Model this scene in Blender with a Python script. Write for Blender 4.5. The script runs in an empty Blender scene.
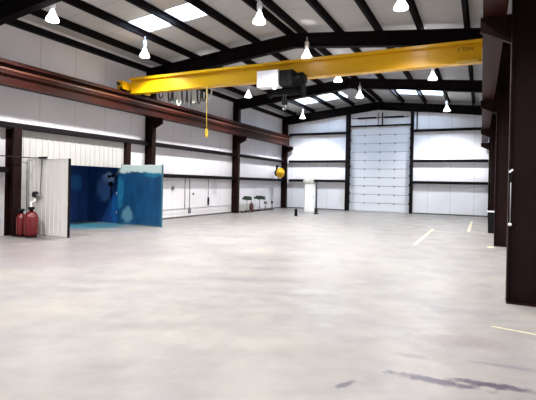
import bpy, bmesh, math, random
from mathutils import Vector, Matrix
random.seed(7)
sc = bpy.context.scene
COL = sc.collection

# ------------------------------------------------------------------ camera
YAW, PITCH, ROLL, F_PX = 0.45, -0.004, 0.02, 441.167
fw = Vector((-math.sin(YAW)*math.cos(PITCH), math.cos(YAW)*math.cos(PITCH), math.sin(PITCH)))
rt = Vector((math.cos(YAW), math.sin(YAW), 0)); up = rt.cross(fw)
r2 = rt*math.cos(ROLL)+up*math.sin(ROLL); u2 = -rt*math.sin(ROLL)+up*math.cos(ROLL)
cd = bpy.data.cameras.new('camera'); cam = bpy.data.objects.new('camera', cd); COL.objects.link(cam)
cd.sensor_width = 36; cd.lens = F_PX/536*36; cd.shift_y = -14.838/536
cd.clip_start = .05; cd.clip_end = 200
M4 = Matrix((r2, u2, -fw)).transposed().to_4x4(); M4.translation = (0, 0, 1.6)
cam.matrix_world = M4
sc.camera = cam

# ------------------------------------------------------------------ world, exposure
w = bpy.data.worlds.new('world'); sc.world = w; w.use_nodes = True
w.node_tree.nodes['Background'].inputs[0].default_value = (.82, .9, 1, 1)
w.node_tree.nodes['Background'].inputs[1].default_value = 9.0
sc.view_settings.view_transform = 'Standard'; sc.view_settings.look = 'None'
sc.view_settings.gamma = 1; sc.view_settings.use_curve_mapping = False
sc.view_settings.exposure = 0.85
sc.cycles.use_denoising = True
sc.cycles.max_bounces = 10; sc.cycles.diffuse_bounces = 6
LAMP_W = 225.0       # each high bay lamp, downward
SPOT = 142
GLOW = 7.0          # glowing refractor glass

# ------------------------------------------------------------------ materials
def mat(name, col, rough=.6, metal=0, spec=.5, noise=0, nscale=4, bump=0, emis=0, ecol=None):
    m = bpy.data.materials.new(name); m.use_nodes = True
    nt = m.node_tree; b = nt.nodes['Principled BSDF']
    b.inputs['Roughness'].default_value = rough; b.inputs['Metallic'].default_value = metal
    b.inputs['Specular IOR Level'].default_value = spec
    b.inputs['Base Color'].default_value = (*col, 1)
    if noise or bump:
        tc = nt.nodes.new('ShaderNodeTexCoord'); n = nt.nodes.new('ShaderNodeTexNoise')
        n.inputs['Scale'].default_value = nscale; n.inputs['Detail'].default_value = 5
        nt.links.new(tc.outputs['Object'], n.inputs['Vector'])
        if noise:
            mx = nt.nodes.new('ShaderNodeMix'); mx.data_type = 'RGBA'
            mx.inputs[6].default_value = (*[c*(1-noise) for c in col], 1)
            mx.inputs[7].default_value = (*[min(1, c*(1+noise)) for c in col], 1)
            nt.links.new(n.outputs[0], mx.inputs[0]); nt.links.new(mx.outputs[2], b.inputs['Base Color'])
        if bump:
            bp = nt.nodes.new('ShaderNodeBump'); bp.inputs['Strength'].default_value = bump
            nt.links.new(n.outputs[0], bp.inputs['Height']); nt.links.new(bp.outputs[0], b.inputs['Normal'])
    if emis:
        b.inputs['Emission Color'].default_value = (*(ecol or col), 1)
        b.inputs['Emission Strength'].default_value = emis
    return m

class NT:
    """small node helper"""
    def __init__(s, m): s.nt = m.node_tree; s.b = s.nt.nodes['Principled BSDF']
    def n(s, t, **k):
        x = s.nt.nodes.new(t)
        for a, v in k.items(): setattr(x, a, v)
        return x
    def l(s, a, b): s.nt.links.new(a, b)
    def math(s, op, a, b=None, clamp=False):
        x = s.n('ShaderNodeMath', operation=op); x.use_clamp = clamp
        for i, v in enumerate((a, b)):
            if v is None: continue
            if isinstance(v, (int, float)): x.inputs[i].default_value = v
            else: s.l(v, x.inputs[i])
        return x.outputs[0]
    def noise(s, vec, scale, detail=5, rough=.55):
        x = s.n('ShaderNodeTexNoise'); x.inputs['Scale'].default_value = scale
        x.inputs['Detail'].default_value = detail; x.inputs['Roughness'].default_value = rough
        s.l(vec, x.inputs['Vector']); return x.outputs[0]
    def mix(s, fac, a, b):
        x = s.n('ShaderNodeMix', data_type='RGBA')
        if isinstance(fac, (int, float)): x.inputs[0].default_value = fac
        else: s.l(fac, x.inputs[0])
        for i, v in ((6, a), (7, b)):
            if isinstance(v, tuple): x.inputs[i].default_value = (*v, 1)
            else: s.l(v, x.inputs[i])
        return x.outputs[2]
    def mapping(s, vec, loc=(0,0,0), rot=(0,0,0), scale=(1,1,1)):
        x = s.n('ShaderNodeMapping', vector_type='TEXTURE')
        x.inputs['Location'].default_value = loc; x.inputs['Rotation'].default_value = rot
        x.inputs['Scale'].default_value = scale
        s.l(vec, x.inputs['Vector']); return x.outputs[0]
    def blob(s, vec, loc, rot, scale, wob=.8, nscale=6, soft=2.0):
        """0..1 mask of an irregular elliptic stain or painted light spot"""
        mp = s.mapping(vec, loc, rot, scale)
        ln = s.n('ShaderNodeVectorMath', operation='LENGTH'); s.l(mp, ln.inputs[0])
        nz = s.math('MULTIPLY', s.math('SUBTRACT', s.noise(vec, nscale), .5), wob*2)
        d = s.math('SUBTRACT', 1.0, s.math('ADD', ln.outputs['Value'], nz))
        return s.math('MULTIPLY', d, soft, clamp=True)

def ramp_noise(N, v, lo, hi):
    x = N.n('ShaderNodeMapRange'); x.inputs[1].default_value = lo; x.inputs[2].default_value = hi
    N.l(v, x.inputs[0]); return x.outputs[0]

# concrete floor
floor_m = mat('polished_concrete', (.7, .7, .68), .32, spec=.28)
N = NT(floor_m); oc = N.n('ShaderNodeTexCoord').outputs['Object']
c = N.mix(ramp_noise(N, N.noise(oc, .35, 4), .32, .66), (.74, .73, .68), (.66, .60, .63))
c = N.mix(N.math('MULTIPLY', ramp_noise(N, N.noise(oc, 1.5, 8, .62), .38, .68), .85), c, (.45, .425, .435))
mp = N.mapping(oc, rot=(0, 0, .5), scale=(3.2, .8, 1))
c = N.mix(N.math('MULTIPLY', ramp_noise(N, N.noise(mp, 1.5, 7, .62), .42, .75), .8), c, (.38, .365, .38))
c = N.mix(N.math('MULTIPLY', ramp_noise(N, N.noise(oc, 4.5, 6, .65), .35, .8), .35), c, (.92, .90, .85))
c = N.mix(N.math('MULTIPLY', ramp_noise(N, N.noise(oc, 9, 5, .7), .42, .7), .35), c, (.42, .40, .42))
c = N.mix(N.math('MULTIPLY', ramp_noise(N, N.noise(oc, .9, 5, .6), .42, .7), .55), c, (.80, .74, .64))
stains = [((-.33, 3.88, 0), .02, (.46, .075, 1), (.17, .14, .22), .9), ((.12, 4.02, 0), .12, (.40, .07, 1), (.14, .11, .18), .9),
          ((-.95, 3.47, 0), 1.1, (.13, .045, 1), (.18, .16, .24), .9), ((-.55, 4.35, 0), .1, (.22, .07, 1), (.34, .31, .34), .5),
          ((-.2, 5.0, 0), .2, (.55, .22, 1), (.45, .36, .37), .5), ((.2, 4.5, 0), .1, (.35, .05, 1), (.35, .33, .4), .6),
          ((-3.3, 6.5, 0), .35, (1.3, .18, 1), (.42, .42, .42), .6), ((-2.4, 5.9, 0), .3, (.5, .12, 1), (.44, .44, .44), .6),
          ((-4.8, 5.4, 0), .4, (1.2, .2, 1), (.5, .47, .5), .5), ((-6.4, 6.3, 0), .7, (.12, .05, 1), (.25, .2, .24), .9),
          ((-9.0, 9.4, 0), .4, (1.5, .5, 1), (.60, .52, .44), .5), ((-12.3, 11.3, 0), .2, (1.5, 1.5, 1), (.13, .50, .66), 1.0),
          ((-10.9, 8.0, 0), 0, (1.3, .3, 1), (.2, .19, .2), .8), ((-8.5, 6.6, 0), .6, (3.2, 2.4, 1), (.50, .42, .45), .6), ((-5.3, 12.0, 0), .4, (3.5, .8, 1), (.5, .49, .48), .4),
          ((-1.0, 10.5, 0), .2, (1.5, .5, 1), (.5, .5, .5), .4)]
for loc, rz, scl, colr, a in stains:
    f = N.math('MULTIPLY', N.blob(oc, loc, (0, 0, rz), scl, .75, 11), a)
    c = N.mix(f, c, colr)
_d = N.n('ShaderNodeMix', data_type='RGBA', blend_type='MULTIPLY'); _d.inputs[0].default_value = 1; N.l(c, _d.inputs[6]); _d.inputs[7].default_value = (.372, .368, .358, 1); c = _d.outputs[2]
N.l(c, N.b.inputs['Base Color'])
N.l(N.math('ADD', N.math('MULTIPLY', N.noise(oc, 1.5), .3), .22), N.b.inputs['Roughness'])

def liner(name, axis, col=(.69, .67, .69), pitch=1.27, off=0, stains=(), quilt=.15):
    """vinyl faced insulation with vertical seams"""
    m = mat(name, col, .5, spec=.3); N = NT(m); tc = N.n('ShaderNodeTexCoord').outputs['Object']
    sp = N.n('ShaderNodeSeparateXYZ'); N.l(tc, sp.inputs[0]); v = sp.outputs[axis]
    fr = N.math('FRACT', N.math('ADD', N.math('DIVIDE', v, pitch), off + 100))
    seam = N.math('LESS_THAN', fr, .022)
    c = N.mix(ramp_noise(N, N.noise(tc, .8, 5), .35, .7), col, tuple(x*.93 for x in col))
    c = N.mix(N.math('MULTIPLY', seam, .45), c, tuple(x*.45 for x in col))
    for loc, scl, colr, a in stains:
        c = N.mix(N.math('MULTIPLY', N.blob(tc, loc, (0, 0, 0), scl, .5, 7), a), c, colr)
    N.l(c, N.b.inputs['Base Color'])
    bp = N.n('ShaderNodeBump'); bp.inputs['Strength'].default_value = quilt; bp.inputs['Distance'].default_value = .08
    mpv = N.mapping(tc, scale=(1, 1, 1)); N.l(N.noise(mpv, 1.7, 3), bp.inputs['Height']); N.l(bp.outputs[0], N.b.inputs['Normal'])
    return m
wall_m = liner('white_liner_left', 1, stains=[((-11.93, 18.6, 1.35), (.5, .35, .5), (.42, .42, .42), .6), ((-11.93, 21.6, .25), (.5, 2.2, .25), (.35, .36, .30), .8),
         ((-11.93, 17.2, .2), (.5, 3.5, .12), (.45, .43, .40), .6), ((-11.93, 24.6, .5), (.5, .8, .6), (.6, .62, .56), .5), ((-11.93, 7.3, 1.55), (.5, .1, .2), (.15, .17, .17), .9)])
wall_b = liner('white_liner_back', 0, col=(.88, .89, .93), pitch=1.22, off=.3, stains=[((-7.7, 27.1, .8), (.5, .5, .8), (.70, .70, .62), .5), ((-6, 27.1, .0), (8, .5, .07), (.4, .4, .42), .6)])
wall_p = liner('white_liner_plain', 1)
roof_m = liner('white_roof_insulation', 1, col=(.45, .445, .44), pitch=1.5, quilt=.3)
steel = mat('red_oxide_steel', (.011, .003, .0028), .55, spec=.12, noise=.4, nscale=3)
steel_b = mat('brown_runway_steel', (.026, .0055, .0035), .45, spec=.15, noise=.4, nscale=3)
rafter_m = mat('dark_rafter_steel', (.004, .0022, .003), .65, spec=.08, noise=.3, nscale=3)
girt_m = mat('dark_girt_steel', (.006, .0045, .006), .65, spec=.1, noise=.3, nscale=3)
door_w = mat('white_door_panel', (.72, .75, .79), .45, noise=.04, nscale=3)
door_line = mat('grey_door_seam', (.22, .23, .26), .6)
yellow = mat('crane_yellow', (.70, .38, .002), .27, spec=.5, noise=.06, nscale=2)
yellow_d = mat('dull_yellow', (.75, .5, .03), .5)
black = mat('black_paint', (.006, .006, .007), .5, spec=.12, noise=.3)
blackr = mat('black_rubber', (.012, .012, .013), .8)
greym = mat('grey_metal', (.3, .3, .31), .4, .6)
whitem = mat('white_enamel', (.90, .91, .93), .35, noise=.03)
ribwhite = mat('cream_ribbed_metal', (.60, .585, .555), .45, noise=.04, nscale=2)
redm = mat('red_tank_paint', (.11, .0015, .004), .25, spec=.6, noise=.2, nscale=5)
glowm = mat('glowing_refractor', (1, 1, 1), .3, emis=GLOW, ecol=(1, .97, .98))
lampsil = mat('lamp_housing', (.75, .75, .78), .35, .1)
cablem = mat('dark_cable', (.03, .035, .03), .6)
cablew = mat('pale_cable', (.55, .58, .52), .6)
tape = mat('yellow_floor_paint', (.50, .46, .30), .5, noise=.2, nscale=30)
glass_sky = bpy.data.materials.new('translucent_skylight'); glass_sky.use_nodes = True
_n = glass_sky.node_tree; _n.nodes.clear()
_o = _n.nodes.new('ShaderNodeOutputMaterial'); _t = _n.nodes.new('ShaderNodeBsdfTranslucent'); _t.inputs[0].default_value = (.85, .92, 1, 1)
_n.links.new(_t.outputs[0], _o.inputs[0])
# blue overspray paints, the booth one with a reflected light spot painted in
def blue(name, base, dark, pale, blobs, z_pale=None, axis=2):
    m = mat(name, base, .4, spec=.5); N = NT(m); tc = N.n('ShaderNodeTexCoord').outputs['Object']
    c = N.mix(ramp_noise(N, N.noise(N.mapping(tc, scale=(.35, .35, 1.6)), 2.0, 6), .35, .65), base, dark)
    for loc, scl, colr, a in blobs:
        c = N.mix(N.math('MULTIPLY', N.blob(tc, loc, (0, 0, 0), scl, .5, 5, 2.5), a), c, colr)
    if z_pale:
        sp = N.n('ShaderNodeSeparateXYZ'); N.l(tc, sp.inputs[0])
        d = N.math('SUBTRACT', N.math('ADD', sp.outputs[2], N.math('MULTIPLY', N.noise(tc, 2.6, 3), .35)), z_pale+.17)
        c = N.mix(N.math('MULTIPLY', d, 16, clamp=True), c, pale)
    N.l(c, N.b.inputs['Base Color']); return m
blue_door = blue('blue_oversprayed_door', (.005, .065, .165), (.003, .035, .10), (.42, .52, .50),
    [((-11.55, 12.2, .35), (.30, .5, .34), (.13, .30, .38), .7), ((-11.9, 12.2, 1.2), (.2, .5, .7), (.02, .20, .36), .6), ((-10.4, 12.2, 1.9), (.5, .5, .2), (.01, .2, .3), .6)], z_pale=1.86)
blue_in = blue('blue_overspray_and_glint_booth', (.010, .055, .22), (.006, .03, .12), (.3, .5, .6),
    [((-12.7, 12.4, 1.68), (.36, .6, .25), (.5, .66, .95), 1.0), ((-12.9, 12.4, 1.3), (.45, .6, .6), (.10, .22, .55), .8), ((-12.3, 12.4, .5), (.25, .6, .7), (.01, .13, .40), .7),  # first pale blob paints a spot of reflected light on the wall
     ((-13.9, 11.8, 1.5), (.5, .4, .4), (.02, .16, .42), .8)])

# ------------------------------------------------------------------ mesh builder
class MB:
    def __init__(s): s.bm = bmesh.new(); s.mi = 0
    def _q(s, vs, faces):
        v = [s.bm.verts.new(p) for p in vs]
        for f in faces:
            try: fc = s.bm.faces.new([v[i] for i in f]); fc.material_index = s.mi
            except ValueError: pass
        return v
    def box(s, x0, x1, y0, y1, z0, z1):
        s._q([(x0,y0,z0),(x1,y0,z0),(x1,y1,z0),(x0,y1,z0),(x0,y0,z1),(x1,y0,z1),(x1,y1,z1),(x0,y1,z1)],
             [(3,2,1,0),(4,5,6,7),(0,1,5,4),(1,2,6,5),(2,3,7,6),(3,0,4,7)]); return s
    def bar(s, a, b, w, h, upv=(0,0,1)):
        a, b = Vector(a), Vector(b); d = (b-a).normalized(); u = Vector(upv)
        sd = d.cross(u)
        if sd.length < 1e-4: sd = d.cross(Vector((1,0,0)))
        sd.normalize(); u = sd.cross(d)
        P = []
        for e in (a, b):
            for i, j in ((-1,-1),(1,-1),(1,1),(-1,1)): P.append(e+sd*(i*w/2)+u*(j*h/2))
        s._q(P, [(0,1,2,3),(7,6,5,4),(4,5,1,0),(5,6,2,1),(6,7,3,2),(7,4,0,3)]); return s
    def prism(s, poly, axis, a, b):
        """poly 2D extruded along axis between a and b"""
        def P(p, t):
            return (t, p[0], p[1]) if axis == 0 else (p[0], t, p[1]) if axis == 1 else (p[0], p[1], t)
        n = len(poly); vs = [P(p, a) for p in poly]+[P(p, b) for p in poly]
        s._q(vs, [tuple(range(n)), tuple(range(2*n-1, n-1, -1))]+[(i, i+n, (i+1) % n+n, (i+1) % n) for i in range(n)]); return s
    def tube(s, pts, r, n=8, caps=True):
        pts = [Vector(p) for p in pts]; rings = []
        rr = r if isinstance(r, (list, tuple)) else [r]*len(pts)
        prev = None
        for i, p in enumerate(pts):
            d = (pts[min(i+1, len(pts)-1)]-pts[max(i-1, 0)]).normalized()
            ref = prev if prev is not None else (Vector((0,0,1)) if abs(d.z) < .9 else Vector((1,0,0)))
            a = d.cross(ref)
            if a.length < 1e-4: a = d.cross(Vector((0,1,0)))
            a.normalize(); b = a.cross(d).normalized(); prev = b
            rings.append([s.bm.verts.new(p+a*(rr[i]*math.cos(t))+b*(rr[i]*math.sin(t))) for t in [2*math.pi*k/n for k in range(n)]])
        for A, B in zip(rings, rings[1:]):
            for k in range(n):
                f = s.bm.faces.new((A[k], A[(k+1) % n], B[(k+1) % n], B[k])); f.material_index = s.mi; f.smooth = n > 6
        if caps:
            for R_ in (rings[0][::-1], rings[-1]):
                f = s.bm.faces.new(R_); f.material_index = s.mi
        return s
    def lathe(s, prof, c=(0,0,0), n=24, axis=(0,0,1)):
        ax = Vector(axis).normalized(); ref = Vector((1,0,0)) if abs(ax.x) < .9 else Vector((0,1,0))
        a = ax.cross(ref).normalized(); b = ax.cross(a); c = Vector(c); rings = []
        for r, z in prof:
            if r < 1e-5: rings.append([s.bm.verts.new(c+ax*z)])
            else: rings.append([s.bm.verts.new(c+ax*z+a*(r*math.cos(2*math.pi*k/n))+b*(r*math.sin(2*math.pi*k/n))) for k in range(n)])
        for A, B in zip(rings, rings[1:]):
            for k in range(n):
                k2 = (k+1) % n
                if len(A) == 1 and len(B) == 1: continue
                vs = (A[0], B[k2], B[k]) if len(A) == 1 else (A[k], A[k2], B[0]) if len(B) == 1 else (A[k], A[k2], B[k2], B[k])
                f = s.bm.faces.new(vs); f.smooth = True; f.material_index = s.mi
        return s
    def build(s, name, m, parent=None, bevel=0, loc=None):
        me = bpy.data.meshes.new(name)
        bmesh.ops.recalc_face_normals(s.bm, faces=s.bm.faces)
        if loc is not None: bmesh.ops.translate(s.bm, verts=s.bm.verts, vec=-Vector(loc))
        s.bm.to_mesh(me); s.bm.free()
        for x in (m if isinstance(m, (list, tuple)) else [m]): me.materials.append(x)
        o = bpy.data.objects.new(name, me); COL.objects.link(o)
        if loc is not None: o.location = loc
        if parent: o.parent = parent
        if bevel:
            bv = o.modifiers.new('bevel', 'BEVEL'); bv.width = bevel; bv.segments = 2; bv.limit_method = 'ANGLE'
        return o

def tag(o, label=None, cat=None, group=None, kind=None):
    if label: o['label'] = label
    if cat: o['category'] = cat
    if group: o['group'] = group
    if kind: o['kind'] = kind
    return o
def empty(name, loc, label, cat, group=None, rz=0):
    o = bpy.data.objects.new(name, None); COL.objects.link(o); o.location = loc; o.rotation_euler = (0, 0, rz)
    o.empty_display_size = .2
    return tag(o, label, cat, group)
def copy_tree(o, parent=None):
    c_ = o.copy(); COL.objects.link(c_)
    if parent: c_.parent = parent
    for ch in list(o.children): copy_tree(ch, c_)
    return c_
def struct(mb, name, m, **k): return tag(mb.build(name, m, **k), kind='structure')

# ------------------------------------------------------------------ dimensions
XL, XR = -11.93, .80           # wall sheeting faces
YF, YB = -6.0, 27.10
RX = -5.7                      # ridge
def roofz(x): return 6.82-.1*abs(x-RX)
FR = [7.1, 13.6, 20.35, 26.75]     # left columns
FRR = [7.1, 13.75, 20.4, 26.75]     # right columns

# ------------------------------------------------------------------ structure
struct(MB().box(-15.2, XR+.3, YF, YB+.3, -.2, 0), 'floor', floor_m)
BY0, BY1, BH = 8.42, 12.28, 2.10     # paint booth opening
wl = MB()
wl.box(XL-.12, XL, YF, BY0, 0, roofz(XL)+.01); wl.box(XL-.12, XL, BY1, YB, 0, roofz(XL)+.01); wl.box(XL-.12, XL, BY0, BY1, BH+.12, roofz(XL)+.01)
struct(wl, 'wall_left', wall_m)
D0, D1, DH = -7.41, -3.79, 5.22
def gable(x0, x1, z0, mb):
    xs = [x0]+([RX] if x0 < RX < x1 else [])+[x1]
    mb.prism([(x0, z0), (x1, z0)]+[(x, roofz(x)+.01) for x in reversed(xs)], 1, YB, YB+.12)
wb = MB(); gable(XL-.12, D0, 0, wb); gable(D1, XR+.12, 0, wb); gable(D0, D1, DH, wb)
struct(wb, 'wall_back', wall_b)
struct(MB().box(XR, XR+.12, YF, YB, 0, roofz(XR)+.01), 'wall_right', wall_p)
wf = MB(); wf.prism([(XL-.12, 0), (XR+.12, 0), (XR+.12, roofz(XR+.12)), (RX, roofz(RX)), (XL-.12, roofz(XL-.12))], 1, YF-.12, YF)
struct(wf, 'wall_front', wall_b)
# roof sheets with skylight openings
SKY = [(-9.83, -8.54, 10.2, 11.15), (-8.40, -7.28, 10.2, 11.15), (-9.75, -8.54, 23.5, 25.0), (-8.40, -7.0, 23.5, 25.0),
       (-4.15, -3.03, 23.5, 25.0), (-2.89, -1.85, 23.5, 25.0)]
cx = sorted({XL-.15, RX, XR+.15, *[s[0] for s in SKY], *[s[1] for s in SKY]})
cy = sorted({YF-.1, YB+.1, *[s[2] for s in SKY], *[s[3] for s in SKY]})
rf = MB()
for x0, x1 in zip(cx, cx[1:]):
    for y0, y1 in zip(cy, cy[1:]):
        mx, my = (x0+x1)/2, (y0+y1)/2
        if any(s[0] < mx < s[1] and s[2] < my < s[3] for s in SKY): continue
        rf.prism([(x0, roofz(x0)), (x1, roofz(x1)), (x1, roofz(x1)+.1), (x0, roofz(x0)+.1)], 1, y0, y1)
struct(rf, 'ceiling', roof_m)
for i, s in enumerate(SKY):
    mb = MB(); mb.prism([(s[0], roofz(s[0])+.06), (s[1], roofz(s[1])+.06), (s[1], roofz(s[1])+.075), (s[0], roofz(s[0])+.075)], 1, s[2], s[3])
    struct(mb, 'window_%d' % (i+1), glass_sky)
base_m = mat('dark_base_flashing', (.09, .085, .075), .7, noise=.4, nscale=6)
struct(MB().box(XL, XL+.03, BY1+.2, YB, 0, .07), 'baseboard_left', base_m)
bb = MB(); bb.box(XL, D0-.2, YB-.03, YB, 0, .06); bb.box(D1+.2, XR, YB-.03, YB, 0, .06)
struct(bb, 'baseboard_back', base_m)

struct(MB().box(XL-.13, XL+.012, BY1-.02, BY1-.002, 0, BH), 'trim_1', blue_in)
# booth room behind the opening
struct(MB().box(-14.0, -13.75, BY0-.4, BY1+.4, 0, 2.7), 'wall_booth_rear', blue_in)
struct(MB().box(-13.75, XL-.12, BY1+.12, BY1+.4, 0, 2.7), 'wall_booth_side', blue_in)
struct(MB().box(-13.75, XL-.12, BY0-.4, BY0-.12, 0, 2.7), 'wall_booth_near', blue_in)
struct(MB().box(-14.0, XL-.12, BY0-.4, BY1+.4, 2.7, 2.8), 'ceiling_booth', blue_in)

# ------------------------------------------------------------------ overhead door
dr = tag(bpy.data.objects.new('door_1', None), kind='structure'); COL.objects.link(dr); dr.location = ((D0+D1)/2, YB+.04, 0)
W = D1-D0; ns = 10; sh = DH/ns
def section(first=True):
    mb = MB(); mb.box(-W/2, W/2, 0, .05, .012, sh-.012)
    for k in range(4):
        for r in range(2):
            x0 = -W/2+.07+k*(W-.14)/4; z0 = .05+r*(sh-.06)/2
            mb.box(x0+.03, x0+(W-.14)/4-.03, -.012, 0, z0, z0+(sh-.06)/2-.05)
    return mb
bk = MB().box(-W/2, W/2, .05, .06, 0, DH).build('backing_sheet', door_line, dr)
sec0 = None
for k in range(ns):
    if sec0 is None:
        sec0 = section().build('door_section', door_w, dr)
        hg = []
        for x in (-W/4, 0, W/4):
            h = MB().box(-.035, .035, -.03, -.013, -.05, .05); h.tube([(-.04, -.03, 0), (.04, -.03, 0)], .014, 6)
            ho = h.build('hinge', greym, sec0); ho.location = (x, 0, sh-.02)
    else:
        c_ = copy_tree(sec0, dr); c_.location = (0, 0, k*sh)
# ------------------------------------------------------------------ steel frames
def icol(mb, x0, x1, yc, z0, z1, fwid=.22, tf=.016):
    """I column, flanges at x0 and x1, web between"""
    mb.box(x0, x0+tf, yc-fwid/2, yc+fwid/2, z0, z1); mb.box(x1-tf, x1, yc-fwid/2, yc+fwid/2, z0, z1)
    mb.box(x0+tf, x1-tf, yc-.006, yc+.006, z0, z1)
def column(x0, x1, yc, ztop, label, inner):
    e = empty('steel_column', ((x0+x1)/2, yc, 0), label, 'column', 'rigid frame columns')
    mb = MB(); icol(mb, x0, x1, yc, .02, ztop); mb.build('shaft', steel, e, loc=None).matrix_parent_inverse = Matrix.Translation(-Vector(e.location))
    bpm = MB().box(x0-.0, x1+.0, yc-.15, yc+.15, 0, .02)
    for sx in (x0+.08, x1-.08):
        for sy in (-.13, .13): bpm.tube([(sx, yc+sy, .02), (sx, yc+sy, .06)], .014, 6)
    bpm.build('base_plate', steel, e).matrix_parent_inverse = Matrix.Translation(-Vector(e.location))
    # crane bracket
    mb = MB(); s_ = 1 if inner > 0 else -1; xf = x1 if inner > 0 else x0
    xo = xf+s_*.42 if inner > 0 else xf-.40
    a, b = sorted((xf, xo))
    mb.box(a, b, yc-.06, yc+.06, 4.025, 4.045)
    mb.prism([(xf, 3.66), (xf, 4.025), (xo, 4.025), (xo, 3.86)], 1, yc-.008, yc+.008)
    mb.bar((xf, yc, 3.655), (xo, yc, 3.855), .1, .016)
    mb.build('crane_bracket', steel, e).matrix_parent_inverse = Matrix.Translation(-Vector(e.location))
    return e
LC = ['left wall steel column nearest the camera, just outside the left edge', 'red-brown steel column rising behind the open blue booth door',
      'red-brown steel column between the conduits and the clutter on the left wall', 'dark steel column in the far left corner of the hall']
RC = ['nearest and widest dark steel column at the right edge', 'second dark steel column along the right side, just behind the nearest',
      'third dark steel column on the right, rising behind the black bin', 'dark steel column in the far right corner at the end wall']
for y, l in zip(FR, LC): column(XL+.01, -11.56, y, roofz(-11.7)-.25, l, 1)
for y, l in zip(FRR, RC): column(.345, XR-.01, y, roofz(.5)-.25, l, -1)

# rafters : one per frame
RL = ['dark roof rafter in the top left corner, nearest to the camera', 'deep dark roof rafter spanning the hall just above the yellow crane bridge',
      'dark roof rafter behind and below the yellow crane bridge', 'dark end rafter along the top of the far wall']
def rafter(yl, yr, label):
    xs = [-11.92, -8.8, RX, -2.6, .79]
    top = [roofz(x)-.20 for x in xs]; dep = [.56, .50, .46, .46, .50]
    def yy(x): return yl+(yr-yl)*(x-xs[0])/(xs[-1]-xs[0])
    mb = MB()
    for i in range(4):
        x0, x1 = xs[i], xs[i+1]; ya, yb = yy(x0), yy(x1)
        t0, t1 = top[i], top[i+1]; b0, b1 = t0-dep[i], t1-dep[i+1]
        mb.bar((x0, ya, t0-.01), (x1, yb, t1-.01), .22, .016)
        mb.bar((x0, ya, b0+.01), (x1, yb, b1+.01), .22, .016)
        mb._q([(x0, ya-.006, b0), (x1, yb-.006, b1), (x1, yb-.006, t1), (x0, ya-.006, t0), (x0, ya+.006, b0), (x1, yb+.006, b1), (x1, yb+.006, t1), (x0, ya+.006, t0)],
              [(3,2,1,0),(4,5,6,7),(0,1,5,4),(1,2,6,5),(2,3,7,6),(3,0,4,7)])
    for i in (1, 2, 3):    # splice plates
        y = yy(xs[i]); mb.box(xs[i]-.02, xs[i]+.02, y-.11, y+.11, top[i]-dep[i], top[i])
    return tag(mb.build('roof_rafter', rafter_m), label, 'rafter', 'rigid frame rafters')
for a, b, l in zip(FR, FRR, RL): rafter(a, b, l)

# purlins : z sections running the length of the hall
PX = [-11.08, -9.80, -8.47, -7.20, -5.93, -5.50, -4.23, -2.96, -1.72, -.45]
PLB = ['lowest roof purlin of the left slope, nearest the left wall', 'second roof purlin up the left slope, along the left edge of the bright skylight',
       'third roof purlin up the left slope, between the two bright skylights', 'fourth roof purlin up the left slope, at the right edge of the skylights',
       'left one of the close pair of purlins at the ridge', 'right one of the close pair of purlins at the ridge',
       'first roof purlin right of the ridge pair', 'second roof purlin right of the ridge pair', 'third roof purlin right of the ridge pair, above the right row of lamps',
       'last roof purlin on the right, above the end of the yellow bridge']
for x, l in zip(PX, PLB):
    z = roofz(x); mb = MB()
    mb.box(x-.006, x+.006, YF+.05, YB-.02, z-.195, z-.012); s_ = 1 if x < RX else -1
    mb.box(x-.07, x+.006, YF+.05, YB-.02, z-.201, z-.193); mb.box(x-.006, x+.07, YF+.05, YB-.02, z-.016-.004, z-.010)
    mb.box(x-.075, x-.065, YF+.05, YB-.02, z-.201, z-.175)
    tag(mb.build('roof_purlin', rafter_m), l, 'purlin', 'roof purlins')
ev = MB(); ev.box(XL+.012, XL+.19, YF+.05, YB-.02, 5.86, 5.875); ev.box(XL+.012, XL+.025, YF+.05, YB-.02, 5.86, 6.1); ev.box(XL+.175, XL+.19, YF+.05, YB-.02, 5.86, 5.90)
tag(ev.build('eave_strut', girt_m), 'long dark eave strut along the top of the left wall', 'beam')

# wall girts
def girt_y(y0, y1, z, label, x=XL):
    mb = MB(); mb.box(x, x+.20, y0, y1, z+.075, z+.083); mb.box(x+.19, x+.20, y0, y1, z-.07, z+.083); mb.box(x, x+.012, y0, y1, z-.07, z+.07)
    mb.box(x+.19, x+.235, y0, y1, z-.075, z-.068)
    tag(mb.build('wall_girt', girt_m), label, 'girt', 'wall girts')
def girt_x(x0, x1, z, label, y=YB):
    mb = MB(); mb.box(x0, x1, y-.20, y, z+.075, z+.083); mb.box(x0, x1, y-.20, y-.19, z-.07, z+.083); mb.box(x0, x1, y-.235, y-.19, z-.075, z-.068)
    tag(mb.build('wall_girt', girt_m), label, 'girt', 'wall girts')
e = .007
bays = [(YF+.1, FR[0]-e, 'nearest the camera'), (FR[0]+e, FR[1]-e, 'above the paint booth'), (FR[1]+e, FR[2]-e, 'between the columns flanking the conduits'), (FR[2]+e, FR[3]-e, 'in the bay with the clutter')]
for y0, y1, t in bays:
    girt_y(y0, y1, 3.07, 'upper dark left wall girt '+t)
for y0, y1, t in (bays[0], (FR[0]+e, 7.83, 'stub at the photo edge'), bays[2], bays[3]):
    girt_y(y0, y1, 1.83, 'lower dark left wall girt '+t)
for z, t in ((1.83, 'lowest'), (3.07, 'middle'), (4.84, 'highest')):
    girt_x(-11.5, D0-.26, z, t+' dark girt of the end wall, left of the overhead door')
    girt_x(D1+.18, .335, z, t+' dark girt of the end wall, right of the overhead door')
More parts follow.
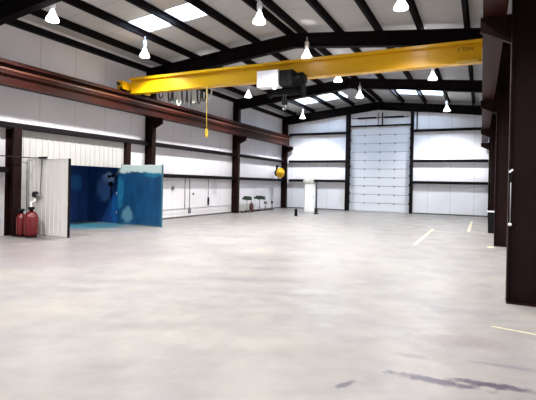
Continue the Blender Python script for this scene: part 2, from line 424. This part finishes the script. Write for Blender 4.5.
# door jambs
for x0, x1, l in ((D0-.25, D0, 'dark steel jamb post left of the overhead door'), (D1, D1+.17, 'dark steel jamb post right of the overhead door')):
    ee = empty('door_jamb', ((x0+x1)/2, YB-.12, 0), l, 'post', 'overhead door jamb posts')
    inv = Matrix.Translation(-Vector(ee.location))
    m_ = MB(); m_.box(x0, x1, YB-.22, YB-.205, 0, 6.0); m_.box(x0, x0+.015, YB-.205, YB, 0, 6.0); m_.box(x1-.015, x1, YB-.205, YB, 0, 6.0)
    m_.build('post', girt_m, ee).matrix_parent_inverse = inv
    xt = x1 if x0 < -6 else x0; s_ = 1 if x0 < -6 else -1
    m_ = MB()
    for k in range(9): m_.box(min(xt, xt+s_*.05), max(xt, xt+s_*.05), YB-.1, YB-.04, .5+k*.55, .62+k*.55)
    m_.build('track_clip', girt_m, ee).matrix_parent_inverse = inv
tag(MB().box(D0+.001, D1-.001, YB-.16, YB-.001, DH-.02, DH+.06).build('door_header', girt_m), 'thin dark header bar over the white overhead door', 'beam')
# torsion shaft above door
sh_e = empty('door_spring_shaft', ((D0+D1)/2, YB-.15, 5.72), 'dark counterbalance shaft with springs above the overhead door', 'door hardware')
inv = Matrix.Translation(-Vector(sh_e.location))
m_ = MB(); m_.tube([(D0+.1, YB-.15, 5.72), (D1-.1, YB-.15, 5.72)], .02, 8); m_.build('shaft', girt_m, sh_e).matrix_parent_inverse = inv
for a, b in ((D0+.45, -5.82), (-5.34, D1-.4)):
    m_ = MB(); m_.tube([(a, YB-.15, 5.72), (b, YB-.15, 5.72)], .055, 10); m_.build('spring', black, sh_e).matrix_parent_inverse = inv
for x in (-5.70, -5.46):
    m_ = MB(); m_.box(x-.03, x+.03, YB-.09, YB-.005, DH+.06, 6.02); m_.build('bracket', greym if x < -5.6 else girt_m, sh_e).matrix_parent_inverse = inv
tag(MB().tube([(-3.45, YB-.04, 4.93), (-3.45, YB-.04, 6.1)], .035, 8).build('vent_pipe', girt_m), 'short dark vertical pipe high on the end wall, right of the overhead door', 'pipe')
tag(MB().bar((-5.3, 25.1, 6.40), (-3.75, 26.6, 5.95), .05, .05).build('diagonal_brace', rafter_m), 'dark diagonal brace under the roof, running down to the right door jamb', 'brace')

# ------------------------------------------------------------------ runway beams
def runway(xc, y0, y1, label):
    ee = empty('crane_runway', (xc, y0, 4.05), label, 'crane runway', 'crane runway beams')
    inv = Matrix.Translation(-Vector(ee.location))
    m_ = MB(); m_.box(xc-.15, xc+.15, y0, y1, 4.05, 4.075); m_.box(xc-.006, xc+.006, y0, y1, 4.075, 4.66); m_.box(xc-.16, xc+.16, y0, y1, 4.66, 4.69)
    m_.box(xc-.16, xc-.145, y0, y1, 4.60, 4.66); m_.box(xc+.145, xc+.16, y0, y1, 4.60, 4.66)
    m_.build('beam', steel_b, ee).matrix_parent_inverse = inv
    m_ = MB(); m_.box(xc-.03, xc+.03, y0, y1, 4.69, 4.74); m_.build('rail', steel_b, ee).matrix_parent_inverse = inv
def conductor(xc, y0, y1, label):
    m_ = MB().box(xc, xc+.045, y0, y1, 4.43, 4.475)
    for k in range(16): m_.box(xc-.02, xc+.0, y0+1+k*2.0, y0+1.05+k*2.0, 4.42, 4.49)
    tag(m_.build('conductor_bar', mat('lit_orange_conductor', (.07, .016, .005), .5)), label, 'conductor bar')  # orange tone paints in the lit ledge seen along the runway beam
conductor(-11.215, YF+.3, 26.5, 'long thin conductor bar along the left crane runway beam, lit orange-brown in its colour')
runway(-11.36, YF+.2, 26.6, 'long red-brown crane runway beam along the left wall')
runway(.13, YF+.2, 26.6, 'dark crane runway beam along the right side, at the top right')

# ------------------------------------------------------------------ bridge crane
YC = 12.0
cr = empty('bridge_crane', (-5.6, YC, 4.67), 'long yellow overhead crane bridge spanning the hall', 'crane')
inv = Matrix.Translation(-Vector(cr.location))
gx0, gx1 = -11.2, -.04
m_ = MB(); m_.box(gx0, gx1, YC-.10, YC-.085, 4.69, 5.18); m_.box(gx0, gx1, YC+.085, YC+.10, 4.69, 5.18)
m_.box(gx0, gx1, YC-.14, YC+.14, 4.665, 4.69)
for k in range(10): m_.box(gx0+.4+k*1.12, gx0+.41+k*1.12, YC-.085, YC+.085, 4.69, 5.18)
m_.build('girder', yellow, cr).matrix_parent_inverse = inv
m_ = MB(); m_.box(gx0, gx1, YC-.19, YC+.19, 5.18, 5.20); m_.box(gx0, gx1, YC-.19, YC-.175, 5.115, 5.18); m_.box(gx0, gx1, YC+.175, YC+.19, 5.115, 5.18)
m_.build('cap_channel', yellow, cr).matrix_parent_inverse = inv
for xc, l in ((-11.36, 0), (.13, 1)):
    m_ = MB(); m_.box(xc-.12, xc+.12, YC-.45, YC+.95, 4.86, 5.05); m_.box(xc-.13, xc+.13, YC-.48, YC-.45, 4.84, 5.07); m_.box(xc-.13, xc+.13, YC+.95, YC+.98, 4.84, 5.07)
    m_.box(xc-.12, xc-.10, YC-.45, YC+.95, 4.78, 4.86); m_.box(xc+.10, xc+.12, YC-.45, YC+.95, 4.78, 4.86)
    tr = m_.build('end_truck', yellow, cr); tr.matrix_parent_inverse = inv
    for y in (YC-.28, YC+.75):
        wm = MB(); wm.lathe([(0, -.05), (.12, -.05), (.12, -.04), (.10, -.035), (.10, .035), (.12, .04), (.12, .05), (0, .05)], (xc, y, 4.842), 18, (1, 0, 0))
        wo = wm.build('wheel', black, tr)
    for y in (YC-.53, YC+1.03):
        wm = MB(); wm.tube([(xc, y-.05, 4.95), (xc, y+.05, 4.95)], .05, 10); wm.build('bumper', blackr, tr)
m_ = MB(); m_.box(-.62, -.13, YC-.16, YC-.10, 4.665, 4.72); m_.build('gusset', yellow_d, cr).matrix_parent_inverse = inv
# capacity lettering
cu = bpy.data.curves.new('letters', 'FONT'); cu.body = '5 TON'; cu.size = .12; cu.extrude = .002; cu.align_x = 'CENTER'
to = bpy.data.objects.new('capacity_letters_source', cu); COL.objects.link(to)
bpy.context.view_layer.update()
me = bpy.data.meshes.new_from_object(to.evaluated_get(bpy.context.evaluated_depsgraph_get()))
bpy.data.objects.remove(to); me.materials.append(black)
tl = bpy.data.objects.new('capacity_lettering', me); COL.objects.link(tl); tl.parent = cr
tl.matrix_parent_inverse = inv; tl.location = (-.42, YC-.104, 4.97); tl.rotation_euler = (math.pi/2, 0, 0); tl['label'] = 'small black capacity lettering near the right end'

# hoist trolley
hs = empty('chain_hoist', (-5.5, YC, 4.6), 'electric hoist with white box hanging on the yellow crane bridge', 'hoist')
inv = Matrix.Translation(-Vector(hs.location))
def hp(mb, n, m, bev=0, par=None):
    o = mb.build(n, m, par or hs, bev); o.matrix_parent_inverse = inv if par is None else Matrix(); return o
wbx = hp(MB().box(-6.07, -5.40, YC-.58, YC-.24, 4.38, 4.86), 'control_box', whitem, .012)
hp(MB().box(-6.0, -5.05, YC-.30, YC-.20, 4.84, 4.90), 'trolley_plate', mat('pale_blue_grey_steel', (.35, .42, .55), .4))
pl = mat('faded_blue_print', (.62, .72, .85), .5)
hp(MB().box(-5.95, -5.6, YC-.583, YC-.581, 4.62, 4.64).box(-5.93, -5.66, YC-.583, YC-.581, 4.57, 4.59), 'faded_label', pl)
m_ = MB(); m_.box(-5.38, -4.98, YC-.52, YC-.16, 4.40, 4.84)
for k in range(5): m_.box(-5.37+k*.08, -5.34+k*.08, YC-.55, YC-.52, 4.44, 4.80)
hp(m_, 'gearbox', black, .01)
m_ = MB(); m_.tube([(-4.98, YC-.34, 4.57), (-4.70, YC-.34, 4.57)], .18, 20)
for k in range(6): m_.tube([(-4.96+k*.045, YC-.34, 4.57), (-4.945+k*.045, YC-.34, 4.57)], .20, 20)
m_.tube([(-4.70, YC-.34, 4.57), (-4.64, YC-.34, 4.57)], .13, 20)
hp(m_, 'motor', black)
m_ = MB(); m_.tube([(-5.9, YC-.02, 4.36), (-4.85, YC-.02, 4.36)], .15, 20)
for x in (-5.92, -4.84): m_.tube([(x, YC-.02, 4.36), (x+.03, YC-.02, 4.36)], .2, 20)
hp(m_, 'rope_drum', black)
for x in (-5.85, -4.95):
    for s_ in (-1, 1):
        m_ = MB().box(x, x+.1, YC+s_*.16-.01, YC+s_*.16+.01, 4.36, 4.78)
        tb = hp(m_, 'wheel_bracket', black)
        m_ = MB().lathe([(0, -.025), (.06, -.025), (.06, .02), (0, .02)], (x+.05, YC+s_*.125, 4.75), 12, (0, 1, 0)); m_.build('trolley_wheel', black, tb)
m_ = MB()
for x in (-5.42, -5.34): m_.tube([(x, YC-.1, 4.36), (x, YC-.1, 4.06)], .008, 6)
hp(m_, 'wire_rope', greym)
m_ = MB(); m_.box(-5.46, -5.30, YC-.15, YC-.05, 3.93, 4.09); m_.tube([(-5.38, YC-.16, 4.03), (-5.38, YC-.04, 4.03)], .07, 16)
hp(m_, 'hook_block', black, .01)
hk = [(-5.38, YC-.1, 3.93)]+[(-5.38+.055*math.sin(a), YC-.1, 3.83-.055*(-math.cos(a))) for a in [math.radians(t) for t in range(0, 271, 30)]]
hp(MB().tube(hk, .014, 8), 'hook', greym)
hp(MB().lathe([(0, 0), (.04, .01), (.045, .03), (.03, .05), (0, .055)], (-5.58, YC-.4, 4.325), 16), 'signal_lamp', mat('signal_lamp_glass', (.9, .9, .9), .2, emis=3))

hs.location.x += .12

# festoon cables below the bridge
fs = empty('festoon_cable', (-9.0, YC, 4.64), 'row of looped festoon cables hanging under the left end of the yellow bridge', 'cable')
inv = Matrix.Translation(-Vector(fs.location))
fs_m = MB().box(-10.3, -7.9, YC+.16, YC+.20, 4.70, 4.74); fs_m.box(-10.3, -10.26, YC+.10, YC+.16, 4.70, 4.74); fs_m.box(-7.94, -7.9, YC+.10, YC+.16, 4.70, 4.74)
fs_m.build('festoon_track', greym, fs).matrix_parent_inverse = inv
xx = -10.2
for k in range(11):
    wdt = .19; sag = [.20, .30, .34, .42, .50, .46, .52, .44, .50, .42, .36][k]
    pts = [(xx+wdt*t, YC+.18+.02*math.sin(k+t*3), 4.69-sag*(1-(2*t-1)**4)) for t in [i/10 for i in range(11)]]
    m_ = MB().tube(pts, .017, 6); pts2 = [(p[0]+.012, p[1]+.03, p[2]+.03) for p in pts]; m_.tube(pts2, .012, 6)
    m_.build('cable_loop', cablew if k % 3 == 1 else cablem, fs).matrix_parent_inverse = inv
    xx += wdt+.01
    m_ = MB().box(xx-.03, xx+.01, YC+.15, YC+.21, 4.67, 4.72); m_.build('cable_trolley', cablem, fs).matrix_parent_inverse = inv
# pendant
pd = empty('crane_pendant', (-7.96, YC, 4.66), 'thin yellow pendant cable hanging from the crane bridge before the left wall', 'pendant cable')
inv = Matrix.Translation(-Vector(pd.location))
MB().tube([(-7.98, YC-.12, 4.70), (-7.98, YC-.12, 4.0), (-7.965, YC-.12, 3.30)], .013, 8).build('cord', yellow_d, pd).matrix_parent_inverse = inv
m_ = MB().box(-8.0, -7.93, YC-.155, YC-.085, 3.05, 3.30); m_.build('control_handle', yellow_d, pd, .008).matrix_parent_inverse = inv
for k in range(4): MB().tube([(-7.965, YC-.155, 3.09+k*.055), (-7.965, YC-.165, 3.09+k*.055)], .012, 8).build('push_button', black, pd).matrix_parent_inverse = inv

# ------------------------------------------------------------------ high bay lamps
def make_lamp():
    ee = empty('high_bay_lamp', (0, 0, 0), '', 'lamp', 'high bay lamps under the roof')
    MB().lathe([(0, .52), (.05, .52), (.068, .50), (.068, .36), (.05, .31), (.04, .27), (0, .27)], n=20).build('ballast_housing', lampsil, ee)
    MB().lathe([(.04, .28), (.055, .26), (.065, .21), (.10, .14), (.148, .06), (.16, .0), (.152, .0), (.138, .06), (.09, .135), (.055, .2), (.03, .25)], n=28).build('reflector', glowm, ee)
    MB().lathe([(0, .20), (.025, .19), (.035, .13), (.025, .08), (0, .07)], n=12).build('bulb', glowm, ee)
    MB().tube([(0, 0, .52), (0, 0, .79)], .012, 8).build('hanger_rod', lampsil, ee)
    ld = bpy.data.lights.new('lamp_light', 'SPOT'); ld.energy = LAMP_W; ld.color = (1, .985, .98)
    ld.spot_size = math.radians(SPOT); ld.spot_blend = .45; ld.shadow_soft_size = .12
    ld.use_nodes = True; nt = ld.node_tree; em = nt.nodes['Emission']      # wide batwing distribution of a refractor lamp
    tcn = nt.nodes.new('ShaderNodeTexCoord'); sx = nt.nodes.new('ShaderNodeSeparateXYZ'); nt.links.new(tcn.outputs['Normal'], sx.inputs[0])
    ab = nt.nodes.new('ShaderNodeMath'); ab.operation = 'ABSOLUTE'; nt.links.new(sx.outputs[2], ab.inputs[0])
    cr_ = nt.nodes.new('ShaderNodeValToRGB'); el = cr_.color_ramp.elements
    for k_, (p_, v_) in enumerate(((.34, .12), (.46, .32), (.60, .56), (.72, .80), (.82, .82), (.92, .50), (1.0, .20))):
        q_ = el[k_] if k_ < 2 else el.new(p_)
        q_.position = p_; q_.color = (v_, v_, v_, 1)
    nt.links.new(ab.outputs[0], cr_.inputs[0])
    ml = nt.nodes.new('ShaderNodeMath'); ml.operation = 'MULTIPLY'; ml.inputs[1].default_value = 3.0
    nt.links.new(cr_.outputs[0], ml.inputs[0]); nt.links.new(ml.outputs[0], em.inputs['Strength'])
    lo = bpy.data.objects.new('lamp_light', ld); COL.objects.link(lo); lo.parent = ee; lo.location = (0, 0, -.02)
    lu = bpy.data.lights.new('lamp_uplight', 'SPOT'); lu.energy = 7; lu.spot_size = math.radians(55); lu.spot_blend = .8; lu.shadow_soft_size = .05
    uo = bpy.data.objects.new('lamp_uplight', lu); COL.objects.link(uo); uo.parent = ee; uo.location = (0, .09, .53); uo.rotation_euler = (math.pi, 0, 0)
    return ee
lamps = [(-9.80, 7.62, 'leftmost glowing bell lamp, high above the red tanks'), (-9.80, 11.0, 'bright bell lamp hanging beside the bright skylights at upper left'),
         (-9.80, 14.2, 'bell lamp seen just over the left part of the yellow bridge'), (-9.80, 18.0, 'bell lamp below the bridge, left of the white hoist box'),
         (-9.80, 24.9, 'bell lamp in front of the far left skylight'),
         (-5.04, 9.75, 'large glowing bell lamp at top centre, above the white hoist box'), (-5.04, 13.05, 'bell lamp just above the bridge, right of the hoist'),
         (-5.04, 16.45, 'bell lamp peeking out under the middle of the yellow bridge'), (-5.04, 19.8, 'small bell lamp above the overhead door, before the third rafter'),
         (-1.70, 10.2, 'large glowing bell lamp at the top right'), (-1.70, 14.0, 'bell lamp right behind the right part of the yellow bridge'),
         (-1.70, 17.4, 'bell lamp under the right part of the bridge'), (-1.70, 24.9, 'small bell lamp near the end wall, right of the overhead door'),
         (-9.80, 4.2, 'unseen added left row bell lamp, first one before the leftmost lamp in view'), (-5.04, 6.4, 'unseen added middle row bell lamp, first one before the large top centre lamp'), (-1.70, 6.8, 'unseen added right row bell lamp, first one before the large top right lamp'), (-5.04, 2.9, 'unseen added middle row bell lamp, second before the large top centre lamp'), (-9.80, .8, 'unseen added left row bell lamp, second before the leftmost lamp in view'), (-1.70, 3.0, 'unseen added right row bell lamp, second before the large top right lamp'), (-5.04, -1.5, 'unseen added middle row bell lamp, last one at the near end wall'), (-9.80, -3, 'unseen added left row bell lamp, last one at the near end wall')]  # unseen lamps continuing the rows, added to light the near part of the hall
L0 = make_lamp()
for i, (x, y, l) in enumerate(lamps):
    o = L0 if i == 0 else copy_tree(L0)
    z = 5.70 if 13.9 < y < 14.3 else 5.58
    o.location = (x, y, z); o['label'] = l or 'glowing bell lamp overhead, outside the photo behind the camera side'
    top = roofz(x)-(.2 if min(abs(x-p) for p in PX) < .05 else 0)-z
    for ch in o.children:
        if ch.name.startswith('hanger_rod'):
            ch.scale = (1, 1, 1); ch.location = (0, 0, 0)
            if abs(top-.79) > .01:
                ch.data = ch.data.copy()
                for v in ch.data.vertices:
                    if v.co.z > .7: v.co.z = top+.03

# ------------------------------------------------------------------ paint booth front
def ribs(mb, a, b, z0, z1, axis, pos, depth=.02, pitch=.15, rw=.05):
    """ribbed sheet between a and b along axis (0: x, 1: y), face at pos"""
    t = a
    while t < b-rw:
        if axis == 1: mb.box(pos, pos+depth, t, t+rw, z0, z1)
        else: mb.box(t, t+rw, pos-depth, pos, z0, z1)
        t += pitch
m_ = MB().box(-11.90, -11.86, 8.12, 12.17, BH-.04, 2.985).box(-11.90, -11.86, 12.17, 12.30, 2.19, 2.985); ribs(m_, 8.15, 12.15, BH-.04, 2.985, 1, -11.86, .014, .2, .04)
tag(m_.build('header_panel', mat('cream_header_metal', (.43, .42, .395), .5, noise=.04, nscale=2)), 'cream ribbed metal panel above the paint booth opening', 'wall panel')
m_ = MB().box(-11.90, -11.72, 12.32, 12.52, 0, 2.99); 
tag(m_.build('booth_post', steel), 'short dark post beside the ribbed panel, above the blue door', 'post', 'paint booth posts')
m_ = MB(); icol(m_, XL+.005, -11.56, 7.98, 0, 2.985, .24)
tag(m_.build('booth_post', steel), 'dark wide post at the far left, directly behind the red tanks', 'post', 'paint booth posts')
tag(MB().box(XL+.005, -11.87, 8.11, 8.47, 0, 2.05).build('booth_side_panel', ribwhite), 'narrow cream panel between leftmost column and white booth door', 'wall panel')
lab = [('booth_door', -11.86, -10.12, 8.50, 2.17, ribwhite, 'open cream ribbed booth door behind the red tanks', 'left'),
       ('booth_door', -12.08, -9.97, 12.22, 2.17, None, 'open booth door covered in blue overspray, pale along its top', 'right')]
for nm, x0, x1, y, h, mt, l, side in lab:
    x0 += .02; ee = empty(nm, (x0, y, 0), l, 'door', 'paint booth doors'); inv = Matrix.Translation(-Vector(ee.location))
    m_ = MB().box(x0+.03, x1-.03, y-.02, y+.02, .04, h-.03)
    if side == 'left': ribs(m_, x0+.08, x1-.05, .05, h-.04, 0, y-.02, .014, .17, .045)
    m_.build('leaf', ribwhite if side == 'left' else blue_door, ee).matrix_parent_inverse = inv
    m_ = MB()
    if side == 'left':
        m_.box(x1-.035, x1, y-.03, y+.03, .0, h)
        m_.build('edge_frame', girt_m, ee).matrix_parent_inverse = inv
        m_ = MB().box(x0, x1-.035, y-.03, y+.03, h-.03, h).box(x0, x1-.035, y-.03, y+.03, .01, .04).box(x0, x0+.03, y-.03, y+.03, .04, h-.03)
        m_.build('frame', ribwhite, ee).matrix_parent_inverse = inv
    else:
        m_.box(x1-.03, x1, y-.03, y+.03, .0, h).box(x0, x1-.03, y-.025, y+.025, .01, .04)
        m_.build('edge_frame', mat('dark_teal_frame', (.03, .12, .16), .5), ee).matrix_parent_inverse = inv
        m_ = MB().box(x0, x1-.03, y-.025, y+.025, h-.03, h)
        m_.build('frame', mat('pale_green_frame', (.55, .66, .62), .5), ee).matrix_parent_inverse = inv
    for z in (.35, 1.05, 1.8):
        MB().tube([(x0-.005, y-.03, z), (x0-.005, y-.03, z+.12)], .015, 8).build('hinge', greym, ee).matrix_parent_inverse = inv
tag(MB().tube([(-11.5, 2.0, 2.19), (-11.45, 7.6, 2.19), (-11.45, 8.42, 2.19), (-11.0, 8.44, 2.2)], .014, 8).tube([(-11.3, 8.44, 2.2), (-10.98, 8.44, 2.2)], .03, 8).build('air_line', black),
    'thin dark air line running across to the top of the cream booth door', 'pipe')
# light switch plate & fixtures inside booth
m_ = MB()
for x, z in ((-12.62, 1.74), (-12.45, 1.76), (-12.53, 1.50), (-12.5, 1.42), (-12.6, 1.45)):
    m_.box(x-.05, x+.05, BY1+.06, BY1+.12, z-.05, z+.05)
m_.tube([(-12.53, BY1+.09, 1.5), (-12.53, BY1+.09, .95)], .02, 8)
tag(m_.build('spray_gun_rack', black), 'small dark spray fittings on the blue wall inside the booth', 'rack')

# ------------------------------------------------------------------ red tanks
def tank(x, y, r, h, label):
    ee = empty('pressure_tank', (x, y, 0), label, 'tank', 'red pressure tanks')
    MB().lathe([(0, .03), (r*.8, .03), (r, .10), (r, h-.16), (r*.9, h-.07), (r*.6, h), (r*.3, h+.03), (0, h+.03)], n=28).build('body', redm, ee)
    MB().lathe([(r*.75, 0), (r*.8, 0), (r*.8, .06), (r*.75, .06)], n=24).build('foot_ring', black, ee)
    MB().lathe([(0, h+.02), (.05, h+.02), (.05, h+.07), (.09, h+.09), (.09, h+.14), (0, h+.15)], n=14).build('cap', black, ee)
    return ee
tank(-11.07, 8.06, .185, .68, 'larger red tank, the right one of the two by the leftmost column')
tank(-11.40, 8.0, .13, .62, 'smaller red tank, the left one in front of the leftmost column')
rg = empty('air_regulator', (-11.33, 8.44, 1.1), 'black and grey regulator above the red tanks, hung against the booth door', 'regulator')
inv = Matrix.Translation(-Vector(rg.location))
MB().lathe([(0, 0), (.07, 0), (.085, .03), (.085, .12), (.05, .16), (0, .16)], (-11.36, 8.38, 1.08), 16).build('body', black, rg).matrix_parent_inverse = inv
MB().tube([(-11.30, 8.38, 1.13), (-11.12, 8.38, 1.13)], .045, 10).build('gauge', greym, rg).matrix_parent_inverse = inv
MB().tube([(-11.18, 8.40, 1.13), (-11.18, 8.42, 1.6), (-11.18, 8.44, 2.18)], .012, 6).build('hose', cablem, rg).matrix_parent_inverse = inv
MB().tube([(-11.36, 8.38, 1.08), (-11.30, 8.34, .98), (-11.38, 8.26, .93), (-11.2, 8.15, .86), (-11.12, 8.08, .82)], .02, 8).build('lower_hose', whitem, rg).matrix_parent_inverse = inv

# ------------------------------------------------------------------ left wall conduits
def conduit(y, z0, z1, label, boxes):
    ee = empty('wall_conduit', (XL+.02, y, z0), label, 'conduit', 'conduits on the left wall'); inv = Matrix.Translation(-Vector(ee.location))
    MB().tube([(XL+.02, y, z0), (XL+.02, y, z1)], .018, 8).build('pipe', greym, ee).matrix_parent_inverse = inv
    for z, s, m in boxes: MB().box(XL, XL+.06, y-s/2, y+s/2, z-s*.7, z+s*.7).build('outlet_box', m, ee, .005).matrix_parent_inverse = inv
gb = mat('dark_grey_box', (.12, .12, .16), .5)
conduit(16.5, .25, 1.75, 'grey conduit with a low outlet box, nearer the blue door', [(.28, .15, gb)])
conduit(16.15, .35, 1.75, 'thin bare grey conduit left of the one with a low outlet box', [])
conduit(18.02, .45, 1.75, 'grey conduit with a long dark switch, nearer the middle column', [(.80, .09, black), (.68, .10, black), (.55, .08, black)])
tag(MB().box(XL, XL+.05, 15.2, 15.34, 1.25, 1.39).build('wall_outlet', gb), 'small square outlet alone on the white wall beside the blue door', 'outlet')
tag(MB().tube([(XL+.015, 12.6, .40), (XL+.015, 20.1, .42)], .012, 6).build('wall_pipe', greym), 'thin horizontal grey pipe low on the left wall', 'pipe')
tag(MB().box(XL, XL+.04, 16.75, 16.82, 1.0, 1.1).build('wall_switch', gb), 'tiny grey switch on the left wall between two conduits', 'switch')

# ------------------------------------------------------------------ clutter by far left wall
def stand(x, y, h, r, m, label, kind):
    ee = empty('pipe_stand', (x, y, 0), label, 'stand', 'pipe stands by the left wall')
    MB().tube([(0, 0, .2), (0, 0, h-.06)], .022, 8).build('pole', greym, ee)
    for k in range(3):
        a = math.radians(90+k*120+20); rr = .30 if kind else .2
        MB().tube([(0, 0, .28), (rr*math.cos(a), rr*math.sin(a), .015)], .015, 6).build('leg', greym, ee)
    if kind:
        m_ = MB(); m_.bar((-r, 0, h), (r, 0, h-.03), .16, .10); m_.tube([(-r*.7, 0, h+.07), (r*.5, 0, h+.07)], .07, 10); m_.bar((-r*.2, -.1, h-.06), (r*.8, .1, h+.09), .12, .08)
        m_.build('head', m, ee)
    else:
        MB().lathe([(0, h-.08), (r, h-.06), (r, h+.03), (r*.6, h+.08), (0, h+.09)], n=14).build('head', m, ee)
    return ee
dgreen = mat('dark_green_paint', (.012, .03, .016), .5); brownp = mat('brown_paint', (.06, .02, .015), .5)
stand(-11.3, 20.85, .76, .26, dgreen, 'dark green headed stand next to the middle left column', 1)
stand(-11.3, 22.35, .76, .34, dgreen, 'widest dark headed stand in the middle of the clutter', 1)
stand(-11.3, 23.1, .48, .10, gb, 'short stand with a small round grey head, right of the widest stand', 0)
stand(-11.3, 24.0, .46, .06, black, 'slim black stand nearest the far left corner', 0)
e2 = empty('gas_bottle', (-11.35, 21.45, 0), 'small brown cylinder standing between two stands', 'cylinder')
MB().lathe([(0, 0), (.11, 0), (.12, .03), (.12, .40), (.08, .48), (.03, .52), (0, .52)], n=18).build('body', brownp, e2)
MB().lathe([(0, .52), (.035, .52), (.035, .60), (0, .61)], n=10).build('valve', greym, e2)
m_ = MB().box(-11.75, -11.25, 20.6, 20.64, .02, .32)
hh = mat('grey_green_paint', (.25, .28, .22), .6)
e3 = empty('floor_rail', (-11.3, 22.3, 0), 'low dark rail lying along the foot of the clutter', 'rail')
inv = Matrix.Translation(-Vector(e3.location))
MB().box(-11.55, -11.45, 20.6, 24.6, .0, .07).build('rail', black, e3).matrix_parent_inverse = inv
m_.bm.free()
# yellow reel on a wall bracket
re = empty('hose_reel', (-11.30, 25.1, 2.27), 'round yellow hose reel hung near the far left corner', 'hose reel')
re.rotation_euler = (0, 0, math.atan2(-.5, .85))
MB().lathe([(0, 0), (.29, 0), (.31, .015), (.31, .04), (.29, .055), (.12, .055), (.10, .10), (0, .10)], n=28, axis=(1, 0, 0)).build('flange', yellow, re)
MB().lathe([(0, -.34), (.22, -.34), (.24, -.3), (.24, 0), (0, 0)], n=24, axis=(1, 0, 0)).build('drum', mat('dark_olive', (.03, .028, .012), .5), re)
MB().tube([(-.15, 0, -.2), (-.15, 0, -.44)], .03, 8).build('hose_end', black, re)
MB().box(-.40, -.34, -.06, .06, -.1, .5).box(-.42, -.0, -.02, .02, .40, .44).tube([(0.02, 0, 0), (0.02, 0, .42)], .012, 6).build('bracket', black, re)

# ------------------------------------------------------------------ things near the end wall
cb = empty('storage_locker', (-8.78, 23.6, 0), 'tall plain white locker standing on the floor left of the overhead door', 'locker')
cb.rotation_euler = (0, 0, .42)
MB().box(-.28, .28, -.25, .25, .06, 1.60).build('body', whitem, cb, .01)
MB().box(-.26, .26, -.265, -.25, .08, 1.58).build('door', whitem, cb, .004)
MB().box(.19, .21, -.285, -.265, .8, .98).build('handle', greym, cb)
MB().box(-.26, .26, -.22, .23, 0, .06).build('plinth', whitem, cb)
# crumpled cloth
bm = bmesh.new(); bmesh.ops.create_icosphere(bm, subdivisions=4, radius=1)
for v in bm.verts:
    n_ = v.co.normalized(); k = 1+.14*math.sin(7*n_.x+2)*math.cos(6*n_.y)+.08*math.sin(13*n_.z+9*n_.x)
    v.co = Vector((n_.x*.30*k, n_.y*.26*k, max(-.10, n_.z*.19*k)))
for f in bm.faces: f.smooth = True
mbx = MB(); mbx.bm.free(); mbx.bm = bm
ck = mbx.build('crumpled_cloth', mat('off_white_cloth', (.62, .63, .56), .9, noise=.25, nscale=9, bump=.4)); ck.location = (-8.82, 23.55, 1.74)
tag(ck, 'crumpled off-white cloth heaped on top of the white locker', 'cloth')
ps = empty('floor_post', (-8.0, 22.6, 0), 'slim dark grey post with black foot, right of the white locker', 'post')
MB().tube([(0, 0, .05), (0, 0, 1.73)], .045, 12).build('pole', mat('dark_slate', (.03, .035, .05), .5), ps)
MB().lathe([(0, 0), (.12, 0), (.12, .05), (.085, .07), (.085, .24), (.05, .27), (0, .27)], n=18).build('foot', black, ps)
bl = empty('bollard', (-8.3, 20.46, 0), 'short black bollard on the floor left of the white locker', 'bollard')
MB().lathe([(0, .02), (.075, .02), (.075, .33), (.06, .355), (0, .36)], n=18).build('post', black, bl)
MB().lathe([(0, 0), (.10, 0), (.10, .02), (0, .02)], n=18).build('base_plate', black, bl)
# bin by right columns
bn = empty('waste_bin', (.42, 17.6, 0), 'black bin with a pale rim standing before the third right column', 'bin')
MB().prism([(-.17, 0), (.17, 0), (.19, .74), (-.19, .74)], 1, -.19, .19).build('body', black, bn, .01)
MB().box(-.2, .2, -.2, .2, .74, .775).build('rim', whitem, bn, .008)
# conduit on nearest column
kc = empty('column_conduit', (.36, 6.96, 1.1), 'thin pale conduit strapped to the nearest right column, with a knob at its foot', 'conduit')
inv = Matrix.Translation(-Vector(kc.location))
MB().tube([(.37, 6.975, 1.12), (.37, 6.975, 1.68)], .007, 8).build('rod', greym, kc).matrix_parent_inverse = inv
MB().lathe([(0, 0), (.018, .004), (.024, .022), (.018, .04), (0, .044)], (.37, 6.975, 1.075), 14).build('knob', whitem, kc).matrix_parent_inverse = inv
MB().bar((.345, 6.96, 1.82), (.39, 6.96, 1.86), .03, .022).build('bracket', whitem, kc).matrix_parent_inverse = inv
MB().tube([(.37, 6.975, 1.68), (.375, 6.975, 1.84)], .006, 6).build('cord', black, kc).matrix_parent_inverse = inv

# ------------------------------------------------------------------ painted lines on the floor
for a, b, wd, l in (((-1.60, 12.6), (-1.61, 17.8), .10, 'long yellow line painted on the floor before the overhead door wall'),
                    ((-.38, 17.55), (-.36, 23.2), .10, 'yellow line painted on the floor nearer the right columns, running lengthwise'),
                    ((-.43, 17.5), (.22, 17.5), .12, 'short yellow cross line on the floor ending at the black bin'),
                    ((.14, 5.72), (.79, 5.60), .035, 'thin yellow line on the floor in front of the nearest right column'),
                    ((.18, 13.3), (.34, 13.3), .35, 'pale yellow patch on the floor at the foot of the second right column')):
    tag(MB().bar((*a, .002), (*b, .002), wd, .003).build('floor_line', tape), l, 'floor marking', 'painted floor lines')
